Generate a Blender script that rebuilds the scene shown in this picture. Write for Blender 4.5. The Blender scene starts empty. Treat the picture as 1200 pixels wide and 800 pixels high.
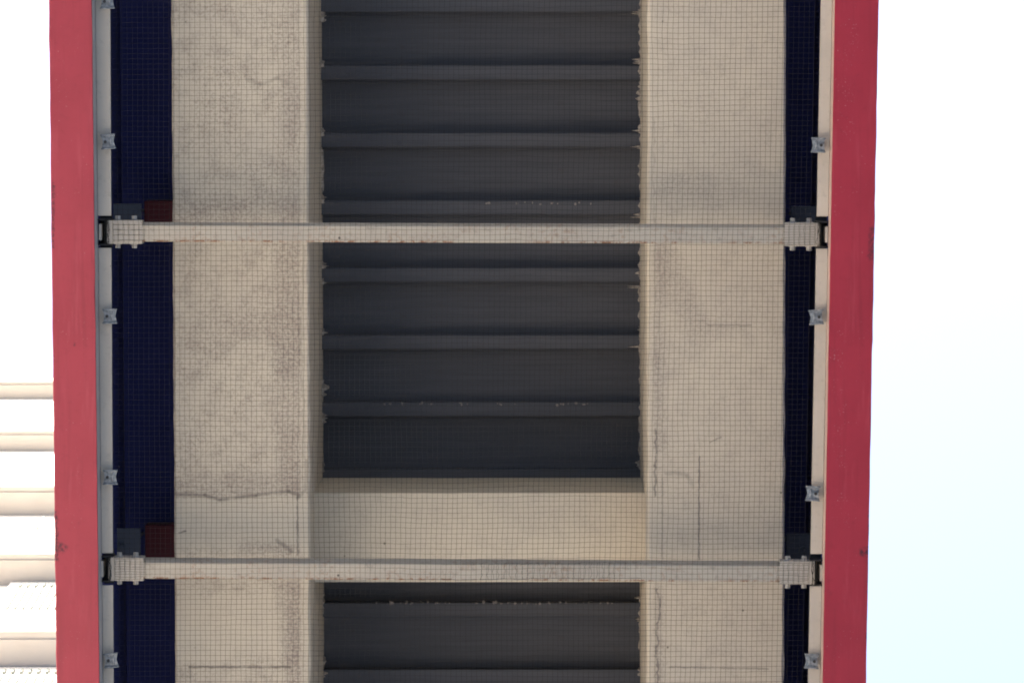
import bpy, bmesh, math, random
from mathutils import Vector, Matrix, noise
random.seed(7)
R = math.radians
scene = bpy.context.scene
col = scene.collection

# ------------------------------------------------------------------ camera
FPX, CX, CY = 5000.0, 600.0, 400.0          # focal length and centre in photo pixels (1200 x 800)
def V(x, y, z): return Vector((x, y, z)).normalized()
# directions in the frame (image right, image down, along the view)
UP = V(0, -680, FPX)                        # true vertical, read from the building beside the ramp
AX = Vector((81, 83338, FPX)).normalized()  # direction of the ramp
FW = (AX - UP * AX.dot(UP)).normalized()    # horizontal heading under the ramp
RT = FW.cross(UP).normalized()
W = Matrix((RT, FW, UP))                    # camera frame -> world
CAM = Vector((0, 0, 1.6))
right, down, view = (W @ Vector(c) for c in ((1, 0, 0), (0, 1, 0), (0, 0, 1)))
rot = Matrix((right, -down, -view)).transposed()
cd = bpy.data.cameras.new('camera')
cam = bpy.data.objects.new('camera', cd); col.objects.link(cam)
cam.matrix_world = Matrix.Translation(CAM) @ rot.to_4x4()
cd.sensor_width = 36; cd.lens = FPX / 1200 * 36
cd.clip_start = 0.1; cd.clip_end = 3000
scene.camera = cam

# ------------------------------------------------------------------ light
SUN_EL, SUN_DIR = R(47), Vector((-0.25, -0.95, 0)).normalized()
world = bpy.data.worlds.new('World'); scene.world = world; world.use_nodes = True
nt = world.node_tree
bg = nt.nodes['Background']
sky = nt.nodes.new('ShaderNodeTexSky'); sky.sky_type = 'NISHITA'; sky.sun_disc = False
sky.sun_elevation = SUN_EL; sky.sun_rotation = math.atan2(SUN_DIR.x, SUN_DIR.y)
sky.air_density = 1.0; sky.dust_density = 5.0; sky.ozone_density = 1.0
nt.links.new(sky.outputs[0], bg.inputs[0]); bg.inputs[1].default_value = 0.15
sl = bpy.data.lights.new('sun', 'SUN'); sl.energy = 3.7; sl.angle = R(0.5); sl.color = (1, 0.94, 0.85)
sun = bpy.data.objects.new('sun', sl); col.objects.link(sun)
sd = Vector((SUN_DIR.x * math.cos(SUN_EL), SUN_DIR.y * math.cos(SUN_EL), math.sin(SUN_EL)))
sun.rotation_euler = sd.to_track_quat('Z', 'Y').to_euler(); sun.location = (0, -20, 60)
scene.view_settings.view_transform = 'Standard'; scene.view_settings.look = 'None'
scene.view_settings.gamma = 1; scene.view_settings.use_curve_mapping = False
scene.view_settings.exposure = 2.1
scene.cycles.filter_width = 1.9

# ------------------------------------------------------------------ ramp frame: a = across, b = along, n = up through the ramp
NB = Vector((20, -300, FPX)).normalized()
AB = AX.cross(NB).normalized()
BR = Matrix.Translation(CAM) @ Matrix((W @ AB, W @ AX, W @ NB)).transposed().to_4x4()
def P(x, y, n):
    """photo pixel -> point of the ramp frame on the level n"""
    d = Vector((x - CX, y - CY, FPX))
    a, b, c = d.dot(AB), d.dot(AX), d.dot(NB)
    return Vector((a / c * n, b / c * n, n))
def ray(x, y): return W @ Vector((x - CX, y - CY, FPX))

# levels of the ramp, metres above the camera
N_RED, N_NET, N_STRIP, N_BAR, N_BEAM, N_CROSS, N_RIB, N_PAN, N_SLAB = 18.74, 18.868, 18.895, 18.878, 19.25, 19.66, 20.43, 20.53, 20.62
B0, B1 = -5.0, 7.0

# ------------------------------------------------------------------ helpers
def tag(o, label=None, cat=None, group=None, kind=None):
    for k, v in (('label', label), ('category', cat), ('group', group), ('kind', kind)):
        if v: o[k] = v
    return o
def place(o, parent, origin, mat4):
    if parent is None:
        o.matrix_world = mat4 @ Matrix.Translation(origin)
    else:
        o.parent = parent; o.location = Vector(origin) - Vector(parent['org'])
    o['org'] = tuple(origin)
def empty(name, origin, mat4=BR):
    o = bpy.data.objects.new(name, None); o.empty_display_size = 0.1; col.objects.link(o)
    place(o, None, origin, mat4); return o
def mesh_obj(name, bm, mat, parent=None, origin=(0, 0, 0), mat4=BR, smooth=False):
    """one mesh object; the bmesh is in frame coordinates, the origin is where the thing sits"""
    bmesh.ops.recalc_face_normals(bm, faces=bm.faces)
    bmesh.ops.translate(bm, verts=bm.verts, vec=-Vector(origin))
    me = bpy.data.meshes.new(name); bm.to_mesh(me); bm.free()
    me.materials.append(mat)
    if smooth:
        for p in me.polygons: p.use_smooth = True
    o = bpy.data.objects.new(name, me); col.objects.link(o)
    place(o, parent, origin, mat4); return o
def box(bm, x0, x1, y0, y1, z0, z1, bev=0.0, seg=1):
    vs = [bm.verts.new((x, y, z)) for x in (x0, x1) for y in (y0, y1) for z in (z0, z1)]
    fs = [bm.faces.new([vs[i] for i in q]) for q in ((0, 1, 3, 2), (4, 6, 7, 5), (0, 4, 5, 1), (2, 3, 7, 6), (0, 2, 6, 4), (1, 5, 7, 3))]
    if bev: bmesh.ops.bevel(bm, geom=list({e for f in fs for e in f.edges}), offset=bev, segments=seg, affect='EDGES', profile=0.6)
def prism(bm, quad, z0, z1, bev=0.0):
    lo = [bm.verts.new((p[0], p[1], z0)) for p in quad]; hi = [bm.verts.new((p[0], p[1], z1)) for p in quad]
    k = len(quad)
    fs = [bm.faces.new(lo[::-1]), bm.faces.new(hi)] + [bm.faces.new((lo[i], lo[(i + 1) % k], hi[(i + 1) % k], hi[i])) for i in range(k)]
    if bev: bmesh.ops.bevel(bm, geom=list({e for f in fs for e in f.edges}), offset=bev, segments=1, affect='EDGES')
def extrude_b(bm, prof, y0, y1, jag=None, cap=True):
    """profile of (a, n) points swept along b"""
    ys = [y0, y1] if jag is None else jag
    rows = [[bm.verts.new((p[0], y, p[1])) for p in prof] for y in ys]
    k = len(prof)
    for r0, r1 in zip(rows, rows[1:]):
        for i in range(k): bm.faces.new((r0[i], r0[(i + 1) % k], r1[(i + 1) % k], r1[i]))
    if cap: bm.faces.new(rows[0]); bm.faces.new(rows[-1][::-1])
def cyl(bm, p0, p1, r, seg=10, r2=None):
    p0, p1 = Vector(p0), Vector(p1); ax = (p1 - p0)
    m = Matrix.Translation((p0 + p1) / 2) @ ax.to_track_quat('Z', 'Y').to_matrix().to_4x4()
    bmesh.ops.create_cone(bm, cap_ends=True, segments=seg, radius1=r, radius2=r if r2 is None else r2, depth=ax.length, matrix=m)

# ------------------------------------------------------------------ materials
class M:
    def __init__(s, name, rough=0.7, metal=0.0, spec=0.3):
        s.m = bpy.data.materials.new(name); s.m.use_nodes = True; s.t = s.m.node_tree
        s.b = s.t.nodes['Principled BSDF']
        s.b.inputs['Roughness'].default_value = rough; s.b.inputs['Metallic'].default_value = metal
        s.b.inputs['Specular IOR Level'].default_value = spec
        s.tc = s.t.nodes.new('ShaderNodeTexCoord')
        s.co = s.tc.outputs['Object']
    def put(s, sock, v):
        if isinstance(v, (int, float)): sock.default_value = v
        elif isinstance(v, tuple): sock.default_value = v if len(v) == 4 or sock.type != 'RGBA' else (*v, 1)
        elif v is not None: s.t.links.new(v, sock)
    def math(s, op, a, b=None, c=None, clamp=False):
        n = s.t.nodes.new('ShaderNodeMath'); n.operation = op; n.use_clamp = clamp
        for i, v in enumerate((a, b, c)): s.put(n.inputs[i], v)
        return n.outputs[0]
    def vmath(s, op, a, b=None):
        n = s.t.nodes.new('ShaderNodeVectorMath'); n.operation = op
        s.put(n.inputs[0], a); s.put(n.inputs[1], b)
        return n.outputs[0]
    def mapped(s, scale=(1, 1, 1), loc=(0, 0, 0)):
        n = s.t.nodes.new('ShaderNodeMapping'); s.put(n.inputs[0], s.co)
        n.inputs['Scale'].default_value = scale; n.inputs['Location'].default_value = loc
        return n.outputs[0]
    def noise(s, scale, detail=4, rough=0.55, vec=None, dist=0.0, colour=False):
        n = s.t.nodes.new('ShaderNodeTexNoise'); s.put(n.inputs['Vector'], vec or s.co)
        n.inputs['Scale'].default_value = scale; n.inputs['Detail'].default_value = detail
        n.inputs['Roughness'].default_value = rough; n.inputs['Distortion'].default_value = dist
        return n.outputs[1 if colour else 0]
    def ramp(s, v, lo, hi, o0=0.0, o1=1.0):
        n = s.t.nodes.new('ShaderNodeMapRange'); n.interpolation_type = 'SMOOTHSTEP'
        for i, x in enumerate((v, lo, hi, o0, o1)): s.put(n.inputs[i], x)
        return n.outputs[0]
    def mix(s, f, a, b):
        n = s.t.nodes.new('ShaderNodeMix'); n.data_type = 'RGBA'
        s.put(n.inputs[0], f); s.put(n.inputs[6], a); s.put(n.inputs[7], b)
        return n.outputs[2]
    def xyz(s, vec=None):
        n = s.t.nodes.new('ShaderNodeSeparateXYZ'); s.put(n.inputs[0], vec or s.co); return n.outputs
    def col(s, v): s.put(s.b.inputs['Base Color'], v)
    def bump(s, h, strength=0.3, dist=0.004):
        n = s.t.nodes.new('ShaderNodeBump'); n.inputs['Strength'].default_value = strength; n.inputs['Distance'].default_value = dist
        s.put(n.inputs['Height'], h); s.t.links.new(n.outputs[0], s.b.inputs['Normal'])
    def wobble(s, amp, scale):
        """object coordinates shaken by noise, for ragged edges"""
        c = s.vmath('SUBTRACT', s.noise(scale, 3, 0.6, colour=True), (0.5, 0.5, 0.5))
        n = s.t.nodes.new('ShaderNodeVectorMath'); n.operation = 'SCALE'; s.put(n.inputs[0], c); n.inputs[3].default_value = amp
        return s.vmath('ADD', s.co, n.outputs[0])
    def segment(s, X, Y, p, q, w, soft):
        """1 on the stroke p-q of half width w, falling to 0 over soft"""
        dx, dy = q[0] - p[0], q[1] - p[1]; L2 = dx * dx + dy * dy
        px, py = s.math('SUBTRACT', X, p[0]), s.math('SUBTRACT', Y, p[1])
        t = s.math('DIVIDE', s.math('ADD', s.math('MULTIPLY', px, dx), s.math('MULTIPLY', py, dy)), L2, clamp=True)
        ex = s.math('SUBTRACT', px, s.math('MULTIPLY', t, dx)); ey = s.math('SUBTRACT', py, s.math('MULTIPLY', t, dy))
        d = s.math('SQRT', s.math('ADD', s.math('MULTIPLY', ex, ex), s.math('MULTIPLY', ey, ey)))
        return s.ramp(d, w, w + soft, 1, 0)

def concrete(name, org, lines=(), bands=(), grime=0.5, base=(0.575, 0.508, 0.398), clean=(), wiped=()):
    m = M(name, 0.85, spec=0.2)
    big = m.noise(2.3, 5, 0.6); mid = m.noise(11, 6, 0.65); fine = m.noise(75, 5, 0.7); grit = m.noise(210, 2, 0.6)
    c = m.mix(m.ramp(big, 0.35, 0.7), base, tuple(v * k for v, k in zip(base, (0.93, 0.93, 0.95))))
    c = m.mix(m.math('MULTIPLY', m.ramp(mid, 0.43, 0.70), 0.38 * grime + 0.06), c, (0.35, 0.29, 0.235))
    c = m.mix(m.math('MULTIPLY', m.math('MULTIPLY', m.ramp(fine, 0.46, 0.64), m.ramp(m.noise(5.5, 5, 0.65), 0.34, 0.66, 0.25, 1)), 0.62 * grime), c, (0.25, 0.195, 0.155))
    c = m.mix(m.math('MULTIPLY', m.ramp(grit, 0.60, 0.72), 0.30 * grime + 0.08), c, (0.20, 0.165, 0.135))
    # pin holes
    vo = m.t.nodes.new('ShaderNodeTexVoronoi'); vo.inputs['Scale'].default_value = 9; m.put(vo.inputs['Vector'], m.co)
    sel = m.ramp(m.noise(7, 1), 0.52, 0.56)
    c = m.mix(m.math('MULTIPLY', m.math('MULTIPLY', m.ramp(vo.outputs['Distance'], 0.035, 0.06, 1, 0), sel), 0.75), c, (0.10, 0.085, 0.07))
    Xw, Yw, _ = m.xyz(m.wobble(0.045, 17)); Xf, Yf, _ = m.xyz(m.wobble(0.013, 48))
    for p, q, w, soft in wiped:               # patches repaired later, with less grime
        c = m.mix(m.math('MULTIPLY', m.segment(Xf, Yf, p, q, w, soft), 0.7), c, base)
    for (p, q, w, soft, k, ragged) in bands:
        f = m.segment(Xw if ragged else Xf, Yw if ragged else Yf, p, q, w, soft)
        f = m.math('MULTIPLY', f, m.ramp(fine, 0.40, 0.60, 0.25, 1))
        c = m.mix(m.math('MULTIPLY', f, k), c, (0.27, 0.22, 0.185))
    for (p, q, w, soft, k, ragged) in lines:
        f = m.segment(Xw if ragged else Xf, Yw if ragged else Yf, p, q, w, soft)
        f = m.math('MULTIPLY', f, m.ramp(mid, 0.33, 0.5, 0.45, 1))
        c = m.mix(m.math('MULTIPLY', f, k), c, (0.15, 0.125, 0.11))
    for p, q in clean:                        # edge strip that was wiped or repainted
        f = m.segment(Xf, Yf, p, q, 0.018, 0.012)
        c = m.mix(m.math('MULTIPLY', f, 0.5), c, tuple(v * 1.04 for v in base))
    m.col(c)
    m.bump(m.math('ADD', m.math('MULTIPLY', fine, 0.6), mid), 0.25, 0.004)
    return m.m

def paint(name, base, worn=None, rough=0.5, chips=0.3, dirt=0.25, rust=0.0, spec=0.35, specks=0.0, streak=0.0):
    m = M(name, rough, spec=spec)
    c = m.mix(m.ramp(m.noise(3, 4), 0.3, 0.7), base, worn or tuple(v * 0.9 for v in base))
    c = m.mix(m.math('MULTIPLY', m.ramp(m.noise(28, 6, 0.65), 0.52, 0.75), dirt), c, tuple(v * 0.45 for v in base))
    if chips:
        c = m.mix(m.math('MULTIPLY', m.math('MULTIPLY', m.ramp(m.noise(95, 3, 0.6), 0.66, 0.70), m.ramp(m.noise(5, 2), 0.48, 0.6)), chips), c, (0.55, 0.42, 0.38))
    if rust:
        c = m.mix(m.math('MULTIPLY', m.math('MULTIPLY', m.ramp(m.noise(45, 5, 0.65), 0.50, 0.62), m.ramp(m.noise(4, 3), 0.43, 0.58)), rust), c, (0.22, 0.10, 0.04))
    if streak:                                # long rain streaks and fading along the beam
        st = m.noise(1, 5, 0.6, m.mapped((34, 1.3, 8)))
        c = m.mix(m.math('MULTIPLY', m.ramp(st, 0.50, 0.70), streak), c, tuple(v * 0.62 for v in base))
        c = m.mix(m.math('MULTIPLY', m.ramp(m.noise(1, 4, 0.6, m.mapped((20, 2.1, 8), (3, 5, 0))), 0.54, 0.72), streak), c, tuple(min(1, v * 1.15 + 0.03) for v in base))
    vo = m.t.nodes.new('ShaderNodeTexVoronoi'); vo.inputs['Scale'].default_value = 11; m.put(vo.inputs['Vector'], m.co)
    pin = m.math('MULTIPLY', m.ramp(vo.outputs['Distance'], 0.045, 0.075, 1, 0), m.ramp(m.noise(9, 1), 0.50, 0.54))
    c = m.mix(m.math('MULTIPLY', pin, specks), c, (0.03, 0.025, 0.022))
    m.col(c); m.bump(m.noise(60, 4), 0.08, 0.002)
    return m

MAT = {}
def spots(m, marks):
    c = m.b.inputs['Base Color'].links[0].from_socket
    X, Y, _ = m.xyz(m.wobble(0.03, 22))
    for p, q, w, soft, k, colr in marks:
        f = m.math('MULTIPLY', m.segment(X, Y, p, q, w, soft), m.ramp(m.noise(70, 4, 0.7), 0.35, 0.6) if colr[0] < 0.2 else m.math('MULTIPLY', m.ramp(m.noise(120, 3, 0.6), 0.60, 0.68), m.ramp(m.noise(14, 2), 0.45, 0.6)))
        c = m.mix(m.math('MULTIPLY', f, k), c, colr)
    m.col(c); return m
RED_L = paint('red_paint_left', (0.315, 0.034, 0.052), (0.275, 0.028, 0.043), 0.5, streak=0.35); MAT['red_left'] = RED_L.m  # left beam: slightly paler, less saturated red than the right
RED_R = paint('red_paint', (0.335, 0.020, 0.038), (0.295, 0.016, 0.032), 0.45, streak=0.35); MAT['red'] = RED_R.m
MAT['dim_red'] = paint('gap_dim_red', (0.10, 0.010, 0.019), None, 0.7).m  # red darkened in its base colour for the gap's shade
MAT['strip'] = paint('grey_strip_paint', (0.54, 0.49, 0.42), (0.49, 0.445, 0.38), 0.6, chips=0, dirt=0.3, specks=0.85).m
MAT['peach'] = paint('fascia_inner_face', (0.55, 0.40, 0.33), None, 0.6, chips=0, dirt=0.5).m
MAT['bluegrey'] = paint('fascia_inner_face_grey', (0.38, 0.37, 0.37), None, 0.6, chips=0, dirt=0.3).m
MAT['navy'] = paint('gap_glare_navy', (0.044, 0.053, 0.20), (0.040, 0.048, 0.18), 0.75, chips=0, dirt=0.1, spec=0.1).m  # blue of lens glare over the dark gaps, put into the colour
MAT['glare_web'] = paint('web_glare_navy', (0.050, 0.062, 0.225), None, 0.75, chips=0, dirt=0.1, spec=0.1).m  # same glare blue, lifted because this web gets less light
MAT['plate'] = paint('bracket_plate', (0.075, 0.092, 0.125), None, 0.6, chips=0.2, dirt=0.3).m  # grey likewise darkened for the shade of the side gaps
MAT['galv'] = M('galvanised_steel', 0.42, 0.35).m
g = M('galvanised_clip', 0.45, 0.4); g.col(g.mix(g.ramp(g.noise(60, 4), 0.35, 0.65), (0.33, 0.35, 0.365), (0.16, 0.18, 0.20))); MAT['galv'] = g.m
MAT['bolt'] = paint('bolt_steel', (0.40, 0.385, 0.36), None, 0.5, chips=0, dirt=0.5).m
d = M('near_black', 0.6); d.col((0.03, 0.03, 0.032)); MAT['nearblack'] = d.m
n_ = M('net_cord', 0.8, spec=0.15); n_.col((0.026, 0.025, 0.022)); MAT['net'] = n_.m
# steel deck: dull zinc, grey tinted faintly blue for lens glare, with streaks along the sheet
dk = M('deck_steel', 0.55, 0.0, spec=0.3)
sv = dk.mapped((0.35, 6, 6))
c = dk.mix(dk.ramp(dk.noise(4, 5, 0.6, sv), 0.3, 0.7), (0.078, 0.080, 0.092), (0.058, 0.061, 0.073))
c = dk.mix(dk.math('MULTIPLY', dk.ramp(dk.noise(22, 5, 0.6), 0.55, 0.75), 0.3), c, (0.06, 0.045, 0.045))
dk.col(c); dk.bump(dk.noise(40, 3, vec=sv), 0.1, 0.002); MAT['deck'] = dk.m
wl = M('white_render', 0.85, spec=0.2); wl.col(wl.mix(wl.ramp(wl.noise(1.4, 5), 0.35, 0.7), (0.82, 0.765, 0.69), (0.77, 0.715, 0.64))); wl.bump(wl.noise(60, 4), 0.1, 0.004); MAT['render'] = wl.m
rs = M('slab_edge', 0.85, spec=0.2); rs.col(rs.mix(rs.ramp(rs.noise(3, 5), 0.35, 0.7), (0.60, 0.54, 0.46), (0.57, 0.51, 0.435))); MAT['ledge'] = rs.m
vt = M('vent_slat_paint', 0.7); vt.col((0.30, 0.32, 0.27)); MAT['vent'] = vt.m
gr = M('grout', 0.9, spec=0.15); gr.col(gr.mix(gr.ramp(gr.noise(40, 3), 0.4, 0.6), (0.46, 0.40, 0.335), (0.26, 0.225, 0.19))); MAT['grout'] = gr.m

MAT['crumb'] = paint('old_grout', (0.26, 0.23, 0.21), None, 0.9, chips=0).m

# ------------------------------------------------------------------ ground
def flat(name, x0, x1, y0, y1, z, mat):
    bm = bmesh.new(); bm.faces.new([bm.verts.new(p) for p in ((x0, y0, 0), (x1, y0, 0), (x1, y1, 0), (x0, y1, 0))])
    o = mesh_obj(name, bm, mat, None, (0, 0, 0), Matrix.Translation((0, 0, z)))
    return tag(o, kind='structure')
asph = M('asphalt_blue_bounce', 0.9, spec=0.2); asph.col(asph.mix(asph.ramp(asph.noise(6, 6), 0.35, 0.7), (0.056, 0.077, 0.108), (0.044, 0.060, 0.088)))  # tinted blue so its bounce cools the shade under the ramp
pave = M('pale_bounce_paving', 0.85, spec=0.2)
br = pave.t.nodes.new('ShaderNodeTexBrick'); pave.put(br.inputs['Vector'], pave.co); br.inputs['Scale'].default_value = 1.0
br.inputs['Brick Width'].default_value = 0.6; br.inputs['Row Height'].default_value = 0.6; br.inputs['Mortar Size'].default_value = 0.006
br.inputs['Color1'].default_value = (0.34, 0.305, 0.255, 1); br.inputs['Color2'].default_value = (0.30, 0.27, 0.225, 1); br.inputs['Mortar'].default_value = (0.25, 0.22, 0.18, 1)
pave.col(br.outputs[0])
flat('ground', -700, 700, -700, 700, 0.0, asph.m)
bm = bmesh.new(); bm.faces.new([bm.verts.new((x, y, 0)) for x, y in ((-70, 3), (-5, 3), (-5, 11), (9, 11), (9, 40), (-70, 40))])  # unseen pale patch, shaped to bounce light from ahead and left
tag(mesh_obj('bounce_paving', bm, pave.m, None, (0, 0, 0), Matrix.Translation((0, 0, 0.004))), kind='structure')

# ------------------------------------------------------------------ building beside the ramp, seen above its left edge
FD = 6.5                                           # metres to the facade that faces the camera
Wd = Matrix.Translation(CAM)
XR = -2.5                                         # its right hand corner
bands = [(447, 467), (505, 528), (570, 603), (649, 685), (740, 785)]
bld = empty('white_building', (-12, FD + 6, -1.6), Wd)
tag(bld, 'tall white building with beige ledges, overexposed beside the left red beam', 'building')
def at_facade(y, Y=FD):
    r = ray(30, y); return r.z / r.y * Y
zs, ds = [], []
for (yo, yi) in bands:
    z = at_facade(yi); r = ray(30, yo); zs.append(z); ds.append(FD - z * r.y / r.z)
top = zs[0] + 0.55
bm = bmesh.new(); box(bm, -22, XR, FD, FD + 12, -1.6, top)
mesh_obj('wall', bm, MAT['render'], bld, (-12, FD + 6, -1.6), Wd)
storey = (zs[0] - zs[-1]) / 4
levels = list(zip(zs, ds)) + [(zs[-1] - storey * k, ds[-1]) for k in range(1, 8)]
for k, (z, dep) in enumerate(levels):
    bm = bmesh.new()
    ch = dep * 0.20                                # the rebate along the outer edge
    prof = [(FD - 0.002, z), (FD - dep + ch, z), (FD - dep + ch, z + 0.02), (FD - dep, z + 0.02), (FD - dep, z + 0.30), (FD - 0.002, z + 0.36)]
    rows = [[bm.verts.new((x, p[0], p[1])) for p in prof] for x in (-22.2, XR + 0.12)]
    for i in range(6): bm.faces.new((rows[0][i], rows[0][(i + 1) % 6], rows[1][(i + 1) % 6], rows[1][i]))
    bm.faces.new(rows[0]); bm.faces.new(rows[1][::-1])
    mesh_obj('ledge', bm, MAT['ledge'], bld, (-12, FD, z), Wd)
    # shallow pier panels with vent slats just below the ledge
    if 2 <= k <= 6:
        x0 = (ray(10, 690).x / ray(10, 690).y * FD) if k == 3 else (ray(-40, 790).x / ray(-40, 790).y * FD)
        bm = bmesh.new(); box(bm, x0, XR - 0.25, FD - 0.03, FD + 0.01, z - 2.2, z - 0.02)
        pn = mesh_obj('wall_panel', bm, MAT['render'], bld, (x0, FD, z - 2.2), Wd)
        bm = bmesh.new()
        if k == 2:
            xs = [ray(45, 622).x / ray(45, 622).y * FD]
        else:
            xs = [x0 + 0.10 + 0.062 * i for i in range(int((XR - 0.4 - x0) / 0.062))]
        for x in xs:
            box(bm, x - 0.007, x + 0.007, FD - 0.052, FD - 0.025, z - (1.15 if k != 2 else 0.9), z - 0.38)
            if k != 2: box(bm, x - 0.008, x + 0.008, FD - 0.052, FD - 0.025, z - 0.27, z - 0.17)
        tag(mesh_obj('vent_slats', bm, MAT['vent'], pn, (x0, FD, z - 1.2), Wd), kind='stuff')

# ------------------------------------------------------------------ main girders
def lx(x0, x1, n):
    """line of the ramp through photo points (x0, 0) and (x1, 800) at level n: b -> a"""
    p, q = P(x0, 0, n), P(x1, 800, n)
    return lambda b: p.x + (q.x - p.x) * (b - p.y) / (q.y - p.y)
LA0, LA1 = P(203, 400, N_BEAM).x, P(362.5, 400, N_BEAM).x
RA0, RA1 = P(758.5, 400, N_BEAM).x, P(920, 400, N_BEAM).x
def girder(name, a0, a1, mat, label, inner):
    org = ((a0 + a1) / 2, 1.15, N_BEAM)
    c = 0.010
    bm = bmesh.new()
    ys = [B0 + (B1 - B0) * i / 240 for i in range(241)]
    rows = []
    for y in ys:
        j = lambda s: noise.noise(Vector((s, y * 9, 3))) * 0.004 + noise.noise(Vector((s, y * 31, 8))) * 0.0015
        prof = [(a0 + j(1), N_BEAM + c), (a0 + c + j(2), N_BEAM), (a1 - c + j(3), N_BEAM), (a1 + j(4), N_BEAM + c), (a1 + j(5) * 0.3, N_SLAB), (a0, N_SLAB)]
        rows.append([bm.verts.new((p[0], y, p[1])) for p in prof])
    for r0, r1 in zip(rows, rows[1:]):
        for i in range(6): bm.faces.new((r0[i], r0[(i + 1) % 6], r1[(i + 1) % 6], r1[i]))
    bm.faces.new(rows[0]); bm.faces.new(rows[-1][::-1])
    o = mesh_obj(name, bm, mat, None, org)
    return tag(o, label, 'girder', 'concrete girders of the ramp'), org
def loc(org, x, y):
    p = P(x, y, N_BEAM); return (p.x - org[0], p.y - org[1])
def strokes(org, pts, w, soft, k, ragged): 
    q = [loc(org, *p) for p in pts]
    return [(a, b, w, soft, k, ragged) for a, b in zip(q, q[1:])]
oL = ((LA0 + LA1) / 2, 1.15, N_BEAM); oR = ((RA0 + RA1) / 2, 1.15, N_BEAM)
linesL = (strokes(oL, [(205, 579), (240, 580), (258, 585), (300, 580), (338, 575), (349, 579)], 0.001, 0.012, 0.62, False)
          + strokes(oL, [(349, 583), (358, 574), (359, 540)], 0.003, 0.008, 0.75, False)
          + strokes(oL, [(348.5, 580), (348.5, 650)], 0.0015, 0.004, 0.75, False)
          + strokes(oL, [(222, 781), (340, 781)], 0.002, 0.006, 0.75, False)
          + strokes(oL, [(223, 781), (223, 830)], 0.001, 0.004, 0.4, False)
          + strokes(oL, [(290, 93), (305, 99), (325, 92), (338, 98)], 0.001, 0.014, 0.32, False)
          + strokes(oL, [(325, 633), (342, 646)], 0.003, 0.012, 0.55, False)
          + strokes(oL, [(356, 290), (352, 400), (356, 480), (357, 545)], 0.001, 0.010, 0.65, True)
          + strokes(oL, [(210, 624), (217, 622)], 0.002, 0.004, 0.8, False))
bandsL = (strokes(oL, [(346, -60), (347, 120), (343, 260)], 0.035, 0.06, 0.40, True)
          + strokes(oL, [(341, 285), (340, 420), (346, 560)], 0.040, 0.07, 0.55, True)
          + strokes(oL, [(350, 690), (348, 860)], 0.022, 0.04, 0.75, True)
          + strokes(oL, [(335, 690), (342, 770)], 0.015, 0.06, 0.6, True)
          + strokes(oL, [(215, 570), (345, 566)], 0.02, 0.06, 0.40, True)
          + strokes(oL, [(210, 250), (345, 245)], 0.025, 0.07, 0.45, True)
          + strokes(oL, [(215, 390), (345, 385)], 0.03, 0.12, 0.30, True)
          + strokes(oL, [(290, 640), (335, 645)], 0.01, 0.05, 0.45, True)
          + strokes(oL, [(352, 648), (354, 654)], 0.012, 0.015, 0.5, False))
linesR = (strokes(oR, [(819.5, 535), (819, 655)], 0.0015, 0.004, 0.75, False)
          + strokes(oR, [(776, 560), (776, 655)], 0.001, 0.004, 0.40, False)
          + strokes(oR, [(768, 505), (770, 530), (766, 545), (768, 580)], 0.001, 0.007, 0.7, True)
          + strokes(oR, [(770, 690), (774, 710), (771, 730), (770, 850)], 0.001, 0.007, 0.7, True)
          + strokes(oR, [(780, 553), (805, 556), (812, 572)], 0.001, 0.014, 0.30, True)
          + strokes(oR, [(830, 381), (880, 381)], 0.001, 0.006, 0.45, False)
          + strokes(oR, [(785, 781), (900, 783)], 0.001, 0.006, 0.5, False)
          + strokes(oR, [(765, 140), (766, 260)], 0.001, 0.008, 0.35, True)
          + strokes(oR, [(832, 518), (845, 512)], 0.001, 0.005, 0.5, False))
bandsR = (strokes(oR, [(772, 290), (768, 420), (772, 520)], 0.012, 0.05, 0.45, True)
          + strokes(oR, [(778, 300), (815, 385)], 0.02, 0.08, 0.35, True)
          + strokes(oR, [(785, 215), (830, 220)], 0.02, 0.06, 0.30, True)
          + strokes(oR, [(772, 690), (772, 850)], 0.010, 0.03, 0.4, True))
cL = concrete('concrete_stained', oL, linesL, bandsL, 1.0, wiped=[(loc(oL, 200, 612), loc(oL, 345, 609), 0.105, 0.02), (loc(oL, 215, 740), loc(oL, 320, 730), 0.12, 0.06)], clean=[(loc(oL, 357.5, -150), loc(oL, 358.5, 950))])
cR = concrete('concrete_cleaner', oR, linesR, bandsR, 0.42, (0.575, 0.500, 0.388), clean=[(loc(oR, 760, -150), loc(oR, 760, 950))])
gL, _ = girder('concrete_girder', LA0, LA1, cL, 'heavily stained concrete girder on the left behind the net', 1)
gR, _ = girder('concrete_girder', RA0, RA1, cR, 'cleaner concrete girder on the right with a thin vertical crack', -1)
# crossbeam between the girders
q0, q1 = P(560, 577.5, N_CROSS), P(560, 681.5, N_CROSS)
bm = bmesh.new(); box(bm, LA1 - 0.05, RA0 + 0.05, q0.y, q1.y, N_CROSS, N_PAN + 0.06)
cX = concrete('concrete_crossbeam', None, (), (), 0.28, (0.60, 0.520, 0.395))
tag(mesh_obj('concrete_crossbeam', bm, cX, None, (0, (q0.y + q1.y) / 2, N_CROSS)), 'short concrete crossbeam joining the two girders above the lower bar', 'beam')

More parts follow.
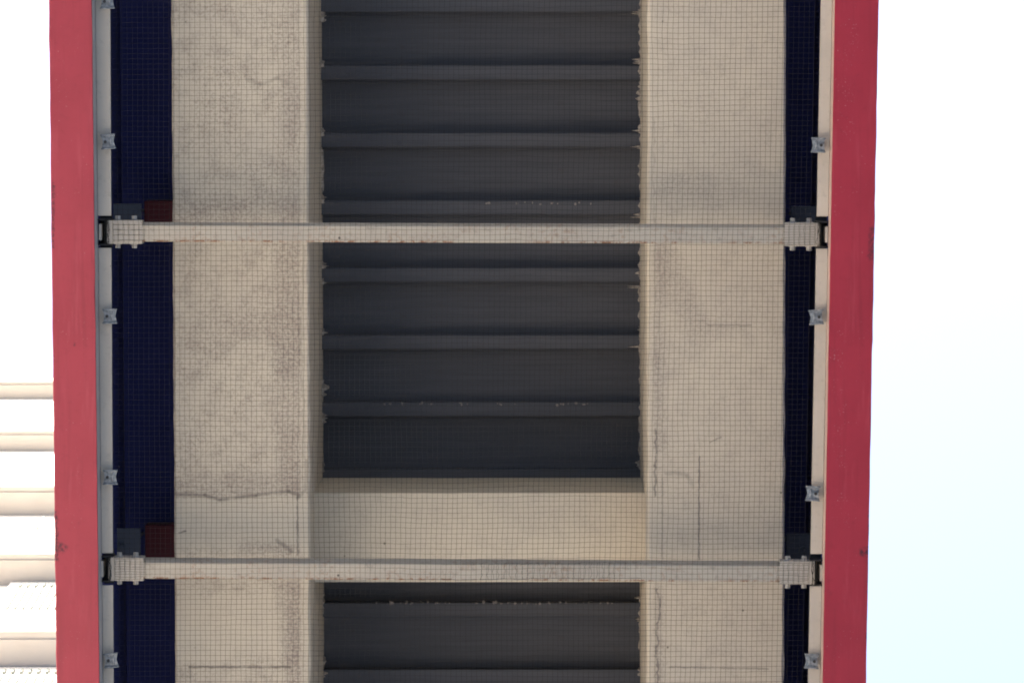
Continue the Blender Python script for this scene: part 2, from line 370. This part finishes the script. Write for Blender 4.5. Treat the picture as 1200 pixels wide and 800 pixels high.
# ------------------------------------------------------------------ steel deck, one rib and pan at a time
DA0, DA1 = LA1 - 0.02, RA0 + 0.02
rib_y = [6, 87, 164.5, 244, 320.5, 399.5, 478.5, 553, 634, 713.5, 792]
step = (P(560, 792, N_RIB).y - P(560, 6, N_RIB).y) / 10.0
b_first = P(560, 6, N_RIB).y
DK = empty('steel_deck', ((DA0 + DA1) / 2, 1.15, N_PAN))
tag(DK, 'dark ribbed steel decking between the concrete girders', 'decking')
w = 0.034; hgt = N_PAN - N_RIB; lip = 0.006
bm = bmesh.new()
# rib with slightly undercut webs, a stiffening crease beside it, and the flat pan up to the next rib
prof = [(-w + 0.004, N_PAN), (-w, N_RIB + 0.003), (-w + 0.003, N_RIB), (w - 0.003, N_RIB), (w, N_RIB + 0.003), (w - 0.004, N_PAN), (w + 0.012, N_PAN - 0.002),
        (w + 0.016, N_PAN + 0.002), (step - w - 0.020, N_PAN + 0.002), (step - w + 0.004 - 0.0005, N_PAN)]
th = 0.0012
rows = [[bm.verts.new((x, p[0], p[1] + o)) for p in prof] for x in (DA0, DA1) for o in (0, th)]
for i in range(len(prof) - 1):
    bm.faces.new((rows[0][i], rows[0][i + 1], rows[2][i + 1], rows[2][i]))
    bm.faces.new((rows[1][i], rows[3][i], rows[3][i + 1], rows[1][i + 1]))
bmesh.ops.translate(bm, verts=bm.verts, vec=(0, b_first, 0))
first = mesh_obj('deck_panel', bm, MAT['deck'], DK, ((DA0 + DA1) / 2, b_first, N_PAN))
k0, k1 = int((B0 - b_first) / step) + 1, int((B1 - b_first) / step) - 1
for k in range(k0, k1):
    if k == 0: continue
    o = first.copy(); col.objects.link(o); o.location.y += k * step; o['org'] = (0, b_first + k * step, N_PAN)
# crumbs of grout squeezed out along three of the ribs
for (y, xs0, xs1, cnt) in ((238, 565, 695, 16), (473, 450, 700, 26), (706, 440, 720, 60)):
    bm = bmesh.new()
    for i in range(cnt):
        p = P(random.uniform(xs0, xs1), y + random.gauss(0, 0.8), N_RIB - 0.002)
        s = random.uniform(0.002, 0.0045)
        bmesh.ops.create_icosphere(bm, subdivisions=1, radius=s, matrix=Matrix.Translation(p) @ Matrix.Diagonal((random.uniform(.6, 2.2), random.uniform(.6, 2.5), 0.5, 1)))
    p = P((xs0 + xs1) / 2, y, N_RIB)
    tag(mesh_obj('grout_crumbs', bm, MAT['crumb'], DK, p), kind='stuff')
# ragged grout along the deck ends, belonging to the girders
def spill(parent, x, y, side, L, H):
    bm = bmesh.new(); p = P(x, y, N_RIB - 0.012); k = 9; pts = []
    for i in range(k):
        t = i / (k - 1); pts.append((p.x - side * L * random.random() ** 1.6 * min(1, 4 * t + .15, 4 * (1 - t) + .15), p.y + (t - 0.5) * H))
    pts += [(p.x + side * 0.045, p.y + H / 2), (p.x + side * 0.045, p.y - H / 2)]
    prism(bm, pts, p.z, p.z + 0.04)
    mesh_obj('grout_spill', bm, MAT['grout'], parent, p)
for (y, L, H) in ((14, .05, .03), (40, .012, .16), (72, .05, .035), (96, .025, .06), (110, .03, .09), (154, .045, .03), (173, .06, .02), (200, .008, .14), (253, .06, .03), (322, .03, .05), (336, .075, .018), (384, .06, .03), (399, .03, .06), (407, .08, .018), (440, .010, .14), (500, .012, .16), (545, .03, .05), (702, .035, .03), (716, .016, .08), (726, .03, .02), (786, .03, .05)):
    spill(gR, 751, y, 1, L, H)
for y in range(10, 560, 37): spill(gR, 751, y, 1, 0.016, 0.15)
for y in range(690, 800, 37): spill(gR, 751, y, 1, 0.014, 0.15)
for (y, L, H) in ((20, .02, .05), (75, .025, .03), (155, .02, .04), (200, .008, .2), (234, .02, .04), (311, .03, .03), (330, .02, .03), (389, .025, .03), (455, .03, .08), (490, .03, .05), (547, .02, .05), (705, .012, .12), (775, .03, .06), (790, .035, .04)):
    spill(gL, 378.5, y, -1, L, H)
# slab over everything, its underside coloured with the glare blue of the gaps
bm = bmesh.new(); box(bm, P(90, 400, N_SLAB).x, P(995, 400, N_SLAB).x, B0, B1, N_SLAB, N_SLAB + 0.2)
tag(mesh_obj('walkway_slab', bm, MAT['navy'], None, (0, 1.15, N_SLAB)), 'walkway slab deep in the side gaps, its dark underside coloured navy for lens glare', 'slab')

# ------------------------------------------------------------------ red fascia beams with grey clip strips
BARS = [((118, 272.0, 968, 275.0), 252.5, 290), ((120, 666.5, 962, 671.0), 647.5, 685)]
def fascia(xo, xi, xs, side, mat, imat, label):
    fo, fi = lx(*xo, N_RED), lx(*xi, N_RED)
    fs = lx(*xs, N_STRIP)
    e0, e1 = B0, B1
    org = ((fo(1.15) + fi(1.15)) / 2, 1.15, N_RED)
    root = empty('fascia_beam', org); tag(root, label, 'fascia beam', 'red fascia beams along the ramp edges')
    def lp(x, y):
        p = P(x, y, N_RED); return (p.x - org[0], p.y - org[1])
    dark, pale = (0.03, 0.012, 0.02), (0.50, 0.30, 0.30)
    if side < 0:
        spots(RED_L, [(lp(65.5, 600), lp(65.5, 655), 0.003, 0.012, 0.8, dark), (lp(68, 640), lp(73, 642), 0.008, 0.02, 0.75, dark),
                      (lp(62, 215), lp(62, 290), 0.002, 0.010, 0.7, dark), (lp(88, 402), lp(88, 404), 0.002, 0.006, 0.7, dark), (lp(90, 520), lp(97, 590), 0.001, 0.02, 0.25, pale)])
    else:
        spots(RED_R, [(lp(1019, 600), lp(1017, 760), 0.001, 0.008, 0.8, dark), (lp(1012, 647), lp(1018, 647), 0.008, 0.022, 0.85, dark), (lp(1023, 270), lp(1022, 300), 0.006, 0.02, 0.7, dark),
                      (lp(997, 10), lp(993, 160), 0.012, 0.03, 0.6, pale), (lp(983, 400), lp(985, 620), 0.012, 0.03, 0.55, pale), (lp(978, 240), lp(980, 255), 0.002, 0.006, 0.4, pale)])
    bm = bmesh.new()
    ys = [e0 + (e1 - e0) * i / 200 for i in range(201)]
    rows = []
    for y in ys:
        j = lambda s: noise.noise(Vector((s, y * 7, side))) * 0.003 + noise.noise(Vector((s, y * 37, side))) * 0.0018
        o_, i_ = fo(y), fi(y); t = side * 0.003
        pr = [(o_ + j(1), N_RED + 0.004), (o_ - t + j(2) * .5, N_RED), (i_ + t * 0.6 + j(3), N_RED), (i_ + j(3), N_RED + 0.003), (i_ - side * -0.0 + j(3) * .3, N_RED + 0.012), (o_, N_RED + 0.012)]
        rows.append([bm.verts.new((p[0], y, p[1])) for p in pr])
    for r0, r1 in zip(rows, rows[1:]):
        for i in range(6): bm.faces.new((r0[i], r0[(i + 1) % 6], r1[(i + 1) % 6], r1[i]))
    bm.faces.new(rows[0]); bm.faces.new(rows[-1][::-1])
    mesh_obj('bottom_plate', bm, mat, root, org)
    bm = bmesh.new()
    prism(bm, [(fo(e0), e0), (fo(e0) - side * 0.012, e0), (fo(e1) - side * 0.012, e1), (fo(e1), e1)], N_RED + 0.0125, N_SLAB + 0.35)
    mesh_obj('outer_plate', bm, mat, root, org)
    g2 = side * 0.008
    bm = bmesh.new(); prism(bm, [(fi(e0), e0), (fi(e0) + g2, e0), (fi(e1) + g2, e1), (fi(e1), e1)], N_RED + 0.0125, N_STRIP + 0.012)
    mesh_obj('inner_plate', bm, imat, root, org)
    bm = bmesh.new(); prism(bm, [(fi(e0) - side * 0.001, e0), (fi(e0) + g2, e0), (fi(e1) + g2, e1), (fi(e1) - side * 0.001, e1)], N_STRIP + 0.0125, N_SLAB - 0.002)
    mesh_obj('glare_web', bm, MAT['glare_web'], root, org)
    ga = LA0 if side < 0 else RA1
    bm = bmesh.new(); prism(bm, [(fi(e0) - side * 0.002, e0), (ga, e0), (ga, e1), (fi(e1) - side * 0.002, e1)], 20.0, 20.02)  # added panel, set low to catch light so the glare blue shows
    mesh_obj('gap_glare_panel', bm, MAT['navy'], root, ((ga + fi(1.15)) / 2, 1.15, 20.0))
    # clip strips, broken at every bar
    cuts = [e0]
    for _, y0, y1 in BARS: cuts += [P(560, y0 + (1.5 if side > 0 else 0), N_STRIP).y, P(560, y1 + (1.5 if side > 0 else 0), N_STRIP).y]
    cuts.append(e1)
    for b0, b1 in zip(cuts[::2], cuts[1::2]):
        bm = bmesh.new()
        prism(bm, [(fi(b0) - side * 0.001, b0), (fs(b0), b0), (fs(b1), b1), (fi(b1) - side * 0.001, b1)], N_STRIP, N_STRIP + 0.010, 0.0015)
        mesh_obj('clip_strip', bm, MAT['strip'], root, (fs((b0 + b1) / 2), (b0 + b1) / 2, N_STRIP))
    return root, fi, fs
FL, fiL, fsL = fascia((57, 66), (107.5, 116.5), (129, 133), -1, MAT['red_left'], MAT['bluegrey'], 'paler red fascia beam with grey strip along the left edge')
FR, fiR, fsR = fascia((1030, 1015), (978.5, 964), (962, 947), 1, MAT['red'], MAT['peach'], 'deep red fascia beam with grey strip along the right edge')

# ------------------------------------------------------------------ cross bars under the girders
barp = paint('bar_paint', (0.43, 0.385, 0.315), (0.385, 0.34, 0.28), 0.6, chips=0.0, dirt=0.6, rust=0.35, specks=0.8)
yv = barp.xyz()[1]
old = barp.b.inputs['Base Color'].links[0].from_socket
edge = barp.math('MULTIPLY', barp.ramp(yv, 0.028, 0.039), barp.ramp(barp.noise(38, 5, 0.7), 0.46, 0.58))
edge = barp.math('MULTIPLY', edge, barp.ramp(barp.noise(2.2, 3), 0.38, 0.52))
barp.col(barp.mix(barp.math('MULTIPLY', edge, 0.9), old, (0.20, 0.07, 0.02)))
MAT['bar'] = barp.m
sleeve = paint('sleeve_paint', (0.45, 0.405, 0.345), None, 0.6, chips=0, dirt=0.4); MAT['sleeve'] = sleeve.m
def local(name, bm, mat, parent, pos): return mesh_obj(name, bm, mat, parent, Vector(parent['org']) + Vector(pos))
def bar(xl, yl, xr, yr, label):
    p, q = P(xl, yl, N_BAR), P(xr, yr, N_BAR)
    mid = (p + q) / 2; L = (q - p).length; ang = math.atan2(q.y - p.y, q.x - p.x)
    root = empty('cross_bar', mid); root.matrix_world = root.matrix_world @ Matrix.Rotation(ang, 4, 'Z')
    tag(root, label, 'bar', 'cross bars of the net frame')
    o = Vector(mid); h = L / 2; hw = 0.0415; D = 0.11
    def add(name, bm, mat, pos=(0, 0, 0), smooth=False):
        bmesh.ops.translate(bm, verts=bm.verts, vec=o); return mesh_obj(name, bm, mat, root, o + Vector(pos), smooth=smooth)
    bm = bmesh.new()
    pr = [(-hw, 0.045), (-hw + 0.002, 0.030), (-hw + 0.011, 0.0015), (-hw + 0.014, 0), (hw - 0.004, 0), (hw, 0.004), (hw, D), (-hw, D)]
    rr = [[bm.verts.new((x, p_[0], p_[1])) for p_ in pr] for x in (-h + 0.03, h - 0.03)]
    for i in range(8): bm.faces.new((rr[0][i], rr[0][(i + 1) % 8], rr[1][(i + 1) % 8], rr[1][i]))
    bm.faces.new(rr[0]); bm.faces.new(rr[1][::-1])
    add('channel', bm, MAT['bar'])
    for s in (-1, 1):
        e = s * (h - 0.028)
        bm = bmesh.new()
        x0, x1 = sorted((e, e - s * 0.155))
        for t in (-1, 1):
            y0, y1 = sorted((t * (hw + 0.0015), t * (hw + 0.010)))
            box(bm, x0, x1, y0, y1, -0.001, D * 0.9, 0.0015)
        box(bm, x0, x1, -hw - 0.0015, hw + 0.0015, -0.0035, -0.0005)
        add('end_sleeve', bm, MAT['sleeve'], (e, 0, 0))
        for dx in (0.045, 0.118):
            for t in (-1, 1):
                bx = e - s * dx
                bm = bmesh.new()
                cyl(bm, (bx, t * (hw + 0.010), 0.035), (bx, t * (hw + 0.014), 0.035), 0.017, 12)
                cyl(bm, (bx, t * (hw + 0.014), 0.035), (bx, t * (hw + 0.030), 0.035), 0.0125, 6)
                add('bolt', bm, MAT['bolt'], (bx, t * (hw + 0.02), 0.035))
        # fork that takes the bar end: two cheeks, an added near-black plate standing in for shade, an upright flat
        f0, f1 = e + s * 0.0, e + s * 0.052
        x0, x1 = sorted((f0 - s * 0.02, f1))
        for t in (-1, 1):
            y0, y1 = sorted((t * (hw + 0.011), t * (hw + 0.0165)))
            bm = bmesh.new(); box(bm, x0, x1, y0, y1, 0.004, D, 0.001)
            add('end_cheek', bm, MAT['nearblack'], (f0, 0, 0))
        bm = bmesh.new(); x0, x1 = sorted((e + s * 0.024, e + s * 0.036)); box(bm, x0, x1, -hw * 0.85, hw * 0.85, 0.002, D)
        add('end_plate', bm, MAT['strip'], (x0, 0, 0))
        bm = bmesh.new(); x0, x1 = sorted((e + s * 0.066, e - s * 0.012)); box(bm, x0, x1, -0.078, 0.078, D + 0.004, D + 0.012)
        add('shade_plate', bm, MAT['nearblack'], (x0, 0, D))
    return root
bars = []
for i, ((xl, yl, xr, yr), _, _) in enumerate(BARS):
    bars.append(bar(xl, yl, xr, yr, ('pale cross bar in front of the open decking, upper of two' , 'rust-flecked pale cross bar along the concrete crossbeam, lower of two')[i]))

# ------------------------------------------------------------------ brackets deep in the side gaps, above the bar ends
def bracket(x0, x1, y0, y1, red, label, bolt=None):
    n0, n1 = 19.60, 19.72
    p, q = P(x0, y0, n0), P(x1, y1 + 14, n0)
    root = empty('edge_bracket', p); tag(root, label, 'bracket', 'brackets in the side gaps')
    bm = bmesh.new(); box(bm, p.x, q.x, p.y, q.y, n0, n0 + 0.012, 0.002); mesh_obj('gusset_plate', bm, MAT['plate'], root, p)
    bm = bmesh.new(); box(bm, p.x, q.x, p.y + 0.03, p.y + 0.042, n0 + 0.013, n0 + 0.16); mesh_obj('web_plate', bm, MAT['plate'], root, p)
    if bolt:
        c = P(*bolt, n0)
        bm = bmesh.new(); cyl(bm, (c.x, c.y, n0 - 0.006), (c.x, c.y, n0), 0.021, 14); cyl(bm, (c.x, c.y, n0 - 0.03), (c.x, c.y, n0 - 0.006), 0.012, 6)
        mesh_obj('bolt', bm, MAT['plate'], root, c)
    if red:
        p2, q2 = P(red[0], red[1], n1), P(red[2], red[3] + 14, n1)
        bm = bmesh.new(); box(bm, p2.x, q2.x, p2.y, q2.y, n1, n1 + 0.14, 0.003); mesh_obj('red_stub_beam', bm, MAT['dim_red'], root, p2)
bracket(131, 166, 238.5, 258, (169, 235.5, 207, 258), 'dim grey bracket with red stub in the left gap above the upper bar')
bracket(132, 165, 619, 652, (170, 615, 209, 652), 'dim grey bracket with bolt and red stub in the left gap above the lower bar', (143.5, 640.5))
bracket(927, 958, 241.5, 260, None, 'dim brown-grey bracket in the right gap above the upper bar')
bracket(921, 951, 625, 655, None, 'dim brown-grey bracket with bolt in the right gap above the lower bar', (941, 645))

# ------------------------------------------------------------------ net clips along the strips
def clip_outline(s):
    pts = []
    h, wd = 0.033, 0.034
    for t in (0, .25, .5, .75, 1): pts.append((-wd + 0.011 * math.sin(math.pi * t), -h + 2 * h * t))
    for t in (0, .25, .5, .75, 1): pts.append((wd - 0.011 * math.sin(math.pi * t), h - 2 * h * t))
    return pts
cb = bmesh.new(); prism(cb, clip_outline(1), -0.030, -0.024, 0.0012)
for t in (-1, 1):
    y0, y1 = sorted((t * 0.0265, t * 0.0335)); box(cb, -0.033, 0.033, y0, y1, -0.044, -0.0305, 0.0025)
box(cb, 0.006, 0.015, -0.020, 0.020, -0.037, -0.0305, 0.002)
box(cb, -0.018, -0.006, -0.012, 0.012, -0.0235, 0.000)
wb = bmesh.new(); cyl(wb, (-0.012, 0, -0.036), (-0.012, 0, -0.0305), 0.0135, 14)
hb = bmesh.new(); cyl(hb, (-0.012, 0, -0.044), (-0.012, 0, -0.0362), 0.0075, 6)
clip_mesh = []
for nm, b_, mt in (('clamp_plate', cb, MAT['galv']), ('washer', wb, MAT['galv']), ('bolt', hb, MAT['nearblack'])):
    bmesh.ops.recalc_face_normals(b_, faces=b_.faces); me = bpy.data.meshes.new(nm); b_.to_mesh(me); b_.free(); me.materials.append(mt); clip_mesh.append((nm, me))
def clip(x, y, side, label):
    p = P(x, y, N_STRIP)
    root = empty('net_clip', p); tag(root, label, 'clip', 'galvanised net clips')
    # the bolted end points towards the red beam
    root.matrix_world = root.matrix_world @ Matrix.Rotation((math.pi if side > 0 else 0) + R(random.uniform(-5, 5)), 4, 'Z')
    for nm, me in clip_mesh:
        o = bpy.data.objects.new(nm, me); col.objects.link(o); o.parent = root
LC = [(126.5, 2, 'galvanised net clip on the left strip, cut off by the top edge'), (127.5, 166, 'galvanised net clip on the left strip just above the upper bar'),
      (129.5, 370, 'galvanised net clip on the left strip below the upper bar'), (130, 558, 'galvanised net clip on the left strip above the lower bar'),
      (131, 772, 'galvanised net clip on the left strip below the lower bar')]
RC = [(958.5, 170, 'galvanised net clip on the right strip above the upper bar'), (956, 371, 'galvanised net clip on the right strip below the upper bar'),
      (952, 577, 'galvanised net clip on the right strip above the lower bar'), (950.5, 773, 'galvanised net clip on the right strip below the lower bar')]
for x, y, l in LC: clip(x, y, -1, l)
for x, y, l in RC: clip(x, y, 1, l)

# ------------------------------------------------------------------ bird net stretched under the girders
NET = empty('bird_net', (0, 1.15, N_NET))
tag(NET, 'fine dark mesh bird net stretched under girders, decking and bars', 'net')
eL, eR = lx(130.5, 134.5, N_NET), lx(961, 946, N_NET)
nb0, nb1 = -1.6, 3.9
ncol = 136; pitch = (eR(1.15) - eL(1.15)) / ncol; nrow = int((nb1 - nb0) / pitch)
bar_b = [P(560, (b[0][1] + b[0][3]) / 2, N_NET).y for b in BARS]
def net_pt(u, v, off=(0, 0, 0)):
    b = nb0 + v * pitch; t = u / ncol
    a = eL(b) + (eR(b) - eL(b)) * t
    q = Vector((a * 2.1, b * 2.1, 1.7))
    fx = noise.noise(q + Vector((3, 0, 0))) * 0.008 + noise.noise(q * 4.3) * 0.0032 + noise.noise(q * 13 + Vector((0, 9, 0))) * 0.0022
    fy = noise.noise(q + Vector((0, 7, 5))) * 0.009 + noise.noise(q * 4.1 + Vector((5, 0, 0))) * 0.0034 + noise.noise(q * 13 + Vector((4, 0, 0))) * 0.0022
    pin = min(1, 4 * min(t, 1 - t) + 0.15)
    dist = min(abs(b - x) for x in bar_b)
    sag = 0.022 * min(1, max(0, dist - 0.05) / 0.5) * min(1, 6 * min(t, 1 - t))
    return Vector((a + fx * pin + off[0], b + fy * pin + off[1], N_NET - sag - 0.001 + off[2]))
def cord(bm, pts, r):
    prev = None
    for i, p in enumerate(pts):
        d = (pts[min(i + 1, len(pts) - 1)] - pts[max(i - 1, 0)]).normalized()
        s = d.cross(Vector((0, 0, 1))).normalized(); up = s.cross(d)
        ring = [bm.verts.new(p + s * (r * math.cos(k)) + up * (r * math.sin(k))) for k in (R(-90), R(30), R(150))]
        if prev:
            for k in range(3): bm.faces.new((prev[k], prev[(k + 1) % 3], ring[(k + 1) % 3], ring[k]))
        prev = ring
CR = 0.00066
bm = bmesh.new()
for u in range(ncol + 1): cord(bm, [net_pt(u, v) for v in [k * 2 for k in range(nrow // 2 + 1)]], CR)
for v in range(nrow + 1): cord(bm, [net_pt(u, v) for u in range(0, ncol + 1, 2)], CR)
tag(mesh_obj('net_mesh', bm, MAT['net'], NET, (0, 1.15, N_NET)), kind='stuff')
# doubled seam of the net laced along the lower bar
bm = bmesh.new()
v0 = (bar_b[1] - nb0) / pitch
for k in range(24):
    u = 72 + k * 1.13 + random.uniform(-.1, .1)
    cord(bm, [net_pt(u + random.uniform(-.2, .2), v0 + dv, (0, 0, -0.004)) for dv in (-1.4, -.7, 0, .7, 1.5)], CR)
for dv in (-1.5, 1.55): cord(bm, [net_pt(u, v0 + dv + random.uniform(-.12, .12), (0, 0, -0.004)) for u in range(64, 104)], CR)
tag(mesh_obj('net_seam', bm, MAT['net'], NET, (0, bar_b[1], N_NET)), kind='stuff')
# gathered net at the four bar ends
for i, (b, _, _) in enumerate(BARS):
    for (x, y) in ((b[0] + 6.5, b[1]), (b[2] - 6.5, b[3])):
        bm = bmesh.new(); s = 1 if x < 600 else -1
        c = P(x, y, N_NET - 0.003)
        for k in range(8):
            a0 = c.x + s * random.uniform(-0.010, 0.018)
            cord(bm, [Vector((a0 + random.uniform(-.005, .005), c.y + t * 0.055, c.z + random.uniform(-.006, .001))) for t in (-1, -.6, -.2, .2, .6, 1)], CR * 1.5)
        u0 = 0.2 if s > 0 else ncol - 6.2; vb = (c.y - nb0) / pitch
        for k in range(7): cord(bm, [net_pt(u0 + k + random.uniform(-.1, .1), vb + dv, (0, 0, -0.005)) for dv in (-1.8, -.9, 0, .9, 1.9)], CR * 1.0)
        for k in range(4): cord(bm, [net_pt(u0 + du, vb - 1.5 + k + random.uniform(-.1, .1), (0, 0, -0.005)) for du in (0, 1.5, 3, 4.5, 6)], CR * 1.0)
        tag(mesh_obj('net_gather', bm, MAT['net'], NET, c), kind='stuff')
for o in scene.objects:
    if 'org' in o: del o['org']
